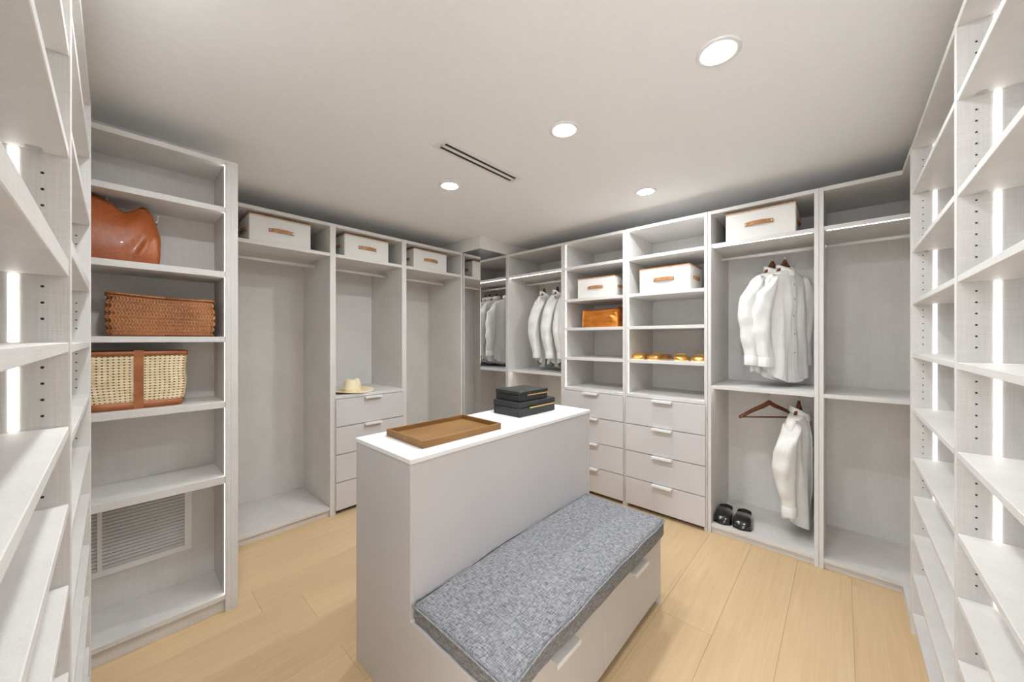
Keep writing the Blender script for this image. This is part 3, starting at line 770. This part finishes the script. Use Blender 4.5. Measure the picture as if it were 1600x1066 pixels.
def woven_basket():
    o = thing('woven_basket', 'long herringbone-woven brown leather basket on the middle bag shelf', 'basket', (-2.482, .166, 1.412))
    w, d, h = .180, .095, .186
    def surf(u, v, off=0.):
        """u around 0..1, v up 0..1"""
        a = 2*PI*u; c, s = math.cos(a), math.sin(a); p = .22
        k = 1+.05*math.sin(v*PI)+(.03 if v > .9 else 0)*(v-.9)*10
        x = d*k*math.copysign(abs(c)**p, c); y = w*k*math.copysign(abs(s)**p, s)
        sag = -.006*math.sin((y/w+1)/2*PI)*v+.006*(-y/w)*v
        nrm = Vector((c, s*.6, 0)).normalized()
        return Vector((x+nrm.x*off+.002*noise.noise(Vector((y*20, v*5, 0))), y+nrm.y*off, v*h+sag))
    bm = bmesh.new(); n = 80; rg = [[surf(k/n, i/12) for k in range(n)] for i in range(13)]
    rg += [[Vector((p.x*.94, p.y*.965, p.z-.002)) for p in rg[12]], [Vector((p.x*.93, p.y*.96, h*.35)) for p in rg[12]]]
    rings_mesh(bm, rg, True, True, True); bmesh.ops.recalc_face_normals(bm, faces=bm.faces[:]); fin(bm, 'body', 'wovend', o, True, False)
    # herringbone straps: chevron slats lying on the front and the two ends
    bm = bmesh.new(); rows = 11; dy = .0105
    def slat(pa, pb, nrm, wd):
        dir_ = (pb-pa).normalized(); sd = dir_.cross(nrm).normalized()*wd/2
        m_ = (pa+pb)/2+nrm*.0028
        q = [bm.verts.new(x_) for x_ in (pa-sd, pa+sd, pb+sd, pb-sd)]; e = [bm.verts.new(x_) for x_ in (m_-sd*.8, m_+sd*.8)]
        bm.faces.new((q[0], q[1], e[1], e[0])); bm.faces.new((e[0], e[1], q[2], q[3]))
        bm.faces.new((q[0], e[0], q[3])); bm.faces.new((q[1], q[2], e[1]))
    rh = h*.95/rows
    for r in range(rows):
        v0 = .02+r*.95/rows; v1 = v0+.95/rows; sl = 1 if r % 2 else -1
        k = 1+.05*math.sin((v0+v1)/2*PI)
        ny = int(2*w/dy)
        for j in range(ny):
            y = (-w+(j+.5)*dy)*k; c = max(0., 1-abs(y/(w*k))**(2/.22))**.11
            xs_ = d*k*c+.0015
            if abs(y) > w*.99*k: continue
            sag = lambda v: -.006*math.sin((y/w+1)/2*PI)*v-.006*(y/w)*v
            slat(Vector((xs_, y-sl*.006, v0*h+sag(v0))), Vector((xs_, y+sl*.006, v1*h+sag(v1))), Vector((1, 0, 0)), .0085)
        nx = int(2*d/dy)
        for j in range(nx):
            x = (-d+(j+.5)*dy)*k
            for sg in (-1, 1):
                y = sg*(w*k*max(0., 1-abs(x/(d*k))**(2/.22))**.11+.0015)
                sg2 = -.006*(sg)
                slat(Vector((x-sl*.006, y, v0*h+sg2*v0)), Vector((x+sl*.006, y, v1*h+sg2*v1)), Vector((0, sg, 0)), .0085)
    for f in bm.faces: f.smooth = True
    tag(fin(bm, 'herringbone_straps', 'weave', o, False, False), kind='stuff')
    rim = [surf(k/60, 1, .003)+Vector((0, 0, .002)) for k in range(61)]
    tube('rim', rim, .0052, 'weave', o, 8, False)
    rim2 = [surf(k/60, .03, .003) for k in range(61)]; tube('base_binding', rim2, .004, 'wovend', o, 8, False)
woven_basket()

def cane_tote():
    o = thing('cane_tote', 'cane webbing tote with brown leather trim on the lower bag shelf', 'bag', (-2.482, .075, 1.080))
    h = .262
    def surf(u, v, off=0.):
        a = 2*PI*u; c, s = math.cos(a), math.sin(a); p = .25
        w = .150+.020*min(1, v*2.2); d = .085+.010*v
        x = d*math.copysign(abs(c)**p, c); y = w*math.copysign(abs(s)**p, s)
        x += (1 if x > 0 else 0)*.004*noise.noise(Vector((y*12, v*3, 2)))
        return Vector((x+off*c, y+off*s+.004*math.sin(v*7)*max(0, s), v*h))
    bm = bmesh.new(); n = 80; rg = [[surf(k/n, i/10, -.002) for k in range(n)] for i in range(11)]
    rg += [[Vector((p.x*.93, p.y*.96, p.z)) for p in rg[10]], [Vector((p.x*.92, p.y*.95, h*.3)) for p in rg[10]]]
    rings_mesh(bm, rg, True, True, True); bmesh.ops.recalc_face_normals(bm, faces=bm.faces[:]); fin(bm, 'lining', 'canein', o, True, False)
    # webbing: vertical canes and wavy horizontal canes on the front (+x) and right end
    bm = bmesh.new()
    # parametrise the front by even steps of y: build with an explicit plane patch instead of the superellipse angle
    def patch_y(ya, yb, fx, nv):
        nh = 17
        def S(y, v, off):
            w = .150+.020*min(1, v*2.2); d = .085+.010*v; yy = y*w/.170
            x = d*max(0, 1-abs(yy/w)**8)**.125+off+.004*noise.noise(Vector((yy*12, v*3, 2)))
            return Vector((x*fx, yy+.004*math.sin(v*7)*max(0, yy/w), v*h))
        for j in range(nv+1):
            y = ya+(yb-ya)*j/nv; pr = []
            for i in range(23):
                v = .12+.82*i/22; p = S(y, v, .0015); pr += [bm.verts.new(p+Vector((0, -.0053, 0))), bm.verts.new(p+Vector((0, .0053, 0)))]
            for i in range(22): bm.faces.new((pr[2*i], pr[2*i+1], pr[2*i+3], pr[2*i+2]))
        for i in range(nh+1):
            v = .12+.82*i/nh; pr = []
            for j in range(nv*2+1):
                y = ya+(yb-ya)*j/(nv*2); z = .0006*(1 if j % 2 else -1)
                p = S(y, v, .0030)+Vector((0, 0, z*.6)); pr += [bm.verts.new(p-Vector((0, 0, .0041))), bm.verts.new(p+Vector((0, 0, .0041)))]
            for j in range(nv*2): bm.faces.new((pr[2*j], pr[2*j+1], pr[2*j+3], pr[2*j+2]))
    patch_y(-.166, .166, 1, 20)
    for sg in (1, -1):     # ends
        def E(x, v, off):
            w = .150+.020*min(1, v*2.2)
            return Vector((x, sg*(w*.995+off+.004*math.sin(v*7)*(sg > 0)), v*h))
        for j in range(11):
            x = -.08+.16*j/10; pr = []
            for i in range(23):
                v = .12+.82*i/22; p = E(x, v, .001); pr += [bm.verts.new(p+Vector((-.0050, 0, 0))), bm.verts.new(p+Vector((.0050, 0, 0)))]
            for i in range(22): bm.faces.new((pr[2*i], pr[2*i+1], pr[2*i+3], pr[2*i+2]))
        for i in range(18):
            v = .12+.82*i/17; p0, p1 = E(-.082, v, .0022), E(.082, v, .0022)
            q = [bm.verts.new(x_) for x_ in (p0-Vector((0, 0, .0041)), p0+Vector((0, 0, .0041)), p1+Vector((0, 0, .0041)), p1-Vector((0, 0, .0041)))]; bm.faces.new(q)
    tag(fin(bm, 'cane_webbing', 'cane', o, False, False), kind='stuff')
    # leather base, rim and the vertical strap
    def band(name, v0, v1, off):
        bm = bmesh.new(); rg = [[surf(k/80, v, o_) for k in range(80)] for v, o_ in ((v0, off-.003), (v0, off), (v1, off), (v1, off-.003))]
        rings_mesh(bm, rg); bmesh.ops.recalc_face_normals(bm, faces=bm.faces[:]); fin(bm, name, 'tan2', o, True, False)
    band('base_trim', .0, .13, .0050); band('rim_trim', .93, 1.01, .0055)
    bm = bmesh.new(); rows = []
    for i in range(20):
        v = i/19*1.03; w = .150+.020*min(1, v*2.2); d = .085+.010*v; y = .004; x = d+.0065
        rows.append([(x-.003, y-.016, v*h), (x, y-.016, v*h), (x, y+.016, v*h), (x-.003, y+.016, v*h)])
    rings_mesh(bm, rows, True, True, True); bmesh.ops.recalc_face_normals(bm, faces=bm.faces[:]); fin(bm, 'centre_strap', 'tan2', o, False, False)
M['tan2'] = noisy(mat('chestnut_leather', (.34, .11, .035), .4), [((1, 1, 1), 12, 4)], (.28, .085, .026), (.42, .14, .045), .1)
cane_tote()

def copper_bag():
    o = thing('copper_bag', 'shiny copper leather bag with crumpled right end on the far wall shelf', 'bag', (-1.64, 3.05, 1.507))
    w, d, h = .185, .085, .160; rings = []; n = 72; S = 16
    for i in range(S+1):
        t = i/S; r = []
        for (x, y) in [(b_, a_) for a_, b_ in superell(w, d*(1-.25*t*t), n, .28)]:
            u = x/w; z = h*t+.004*math.sin(u*5)*t
            z += t**3*.034*math.exp(-((x-.150)/.030)**2)*(1 if y > 0 else .25)
            cr = max(0, (u-.35)/.65)
            y2 = y+cr*.014*noise.noise(Vector((x*22, t*7, 1)))+.003*noise.noise(Vector((x*6, t*9, 4)))
            y2 -= (y < 0)*cr*.012*math.sin(t*PI)
            r.append((x, y2, z))
        rings.append(r)
    for s_, dz in ((.95, -.004), (.93, -.05)): rings.append([(p[0]*s_, p[1]*s_, p[2]+dz) for p in rings[S]])
    bm = bmesh.new(); rings_mesh(bm, rings, True, True, True); bmesh.ops.recalc_face_normals(bm, faces=bm.faces[:]); fin(bm, 'body', 'copper', o, True, False)
    rim = [(p[0], p[1], p[2]+.001) for p in rings[S]]; rim.append(rim[0]); tube('rim_binding', rim, .003, 'wovend', o, 6, False)
copper_bag()
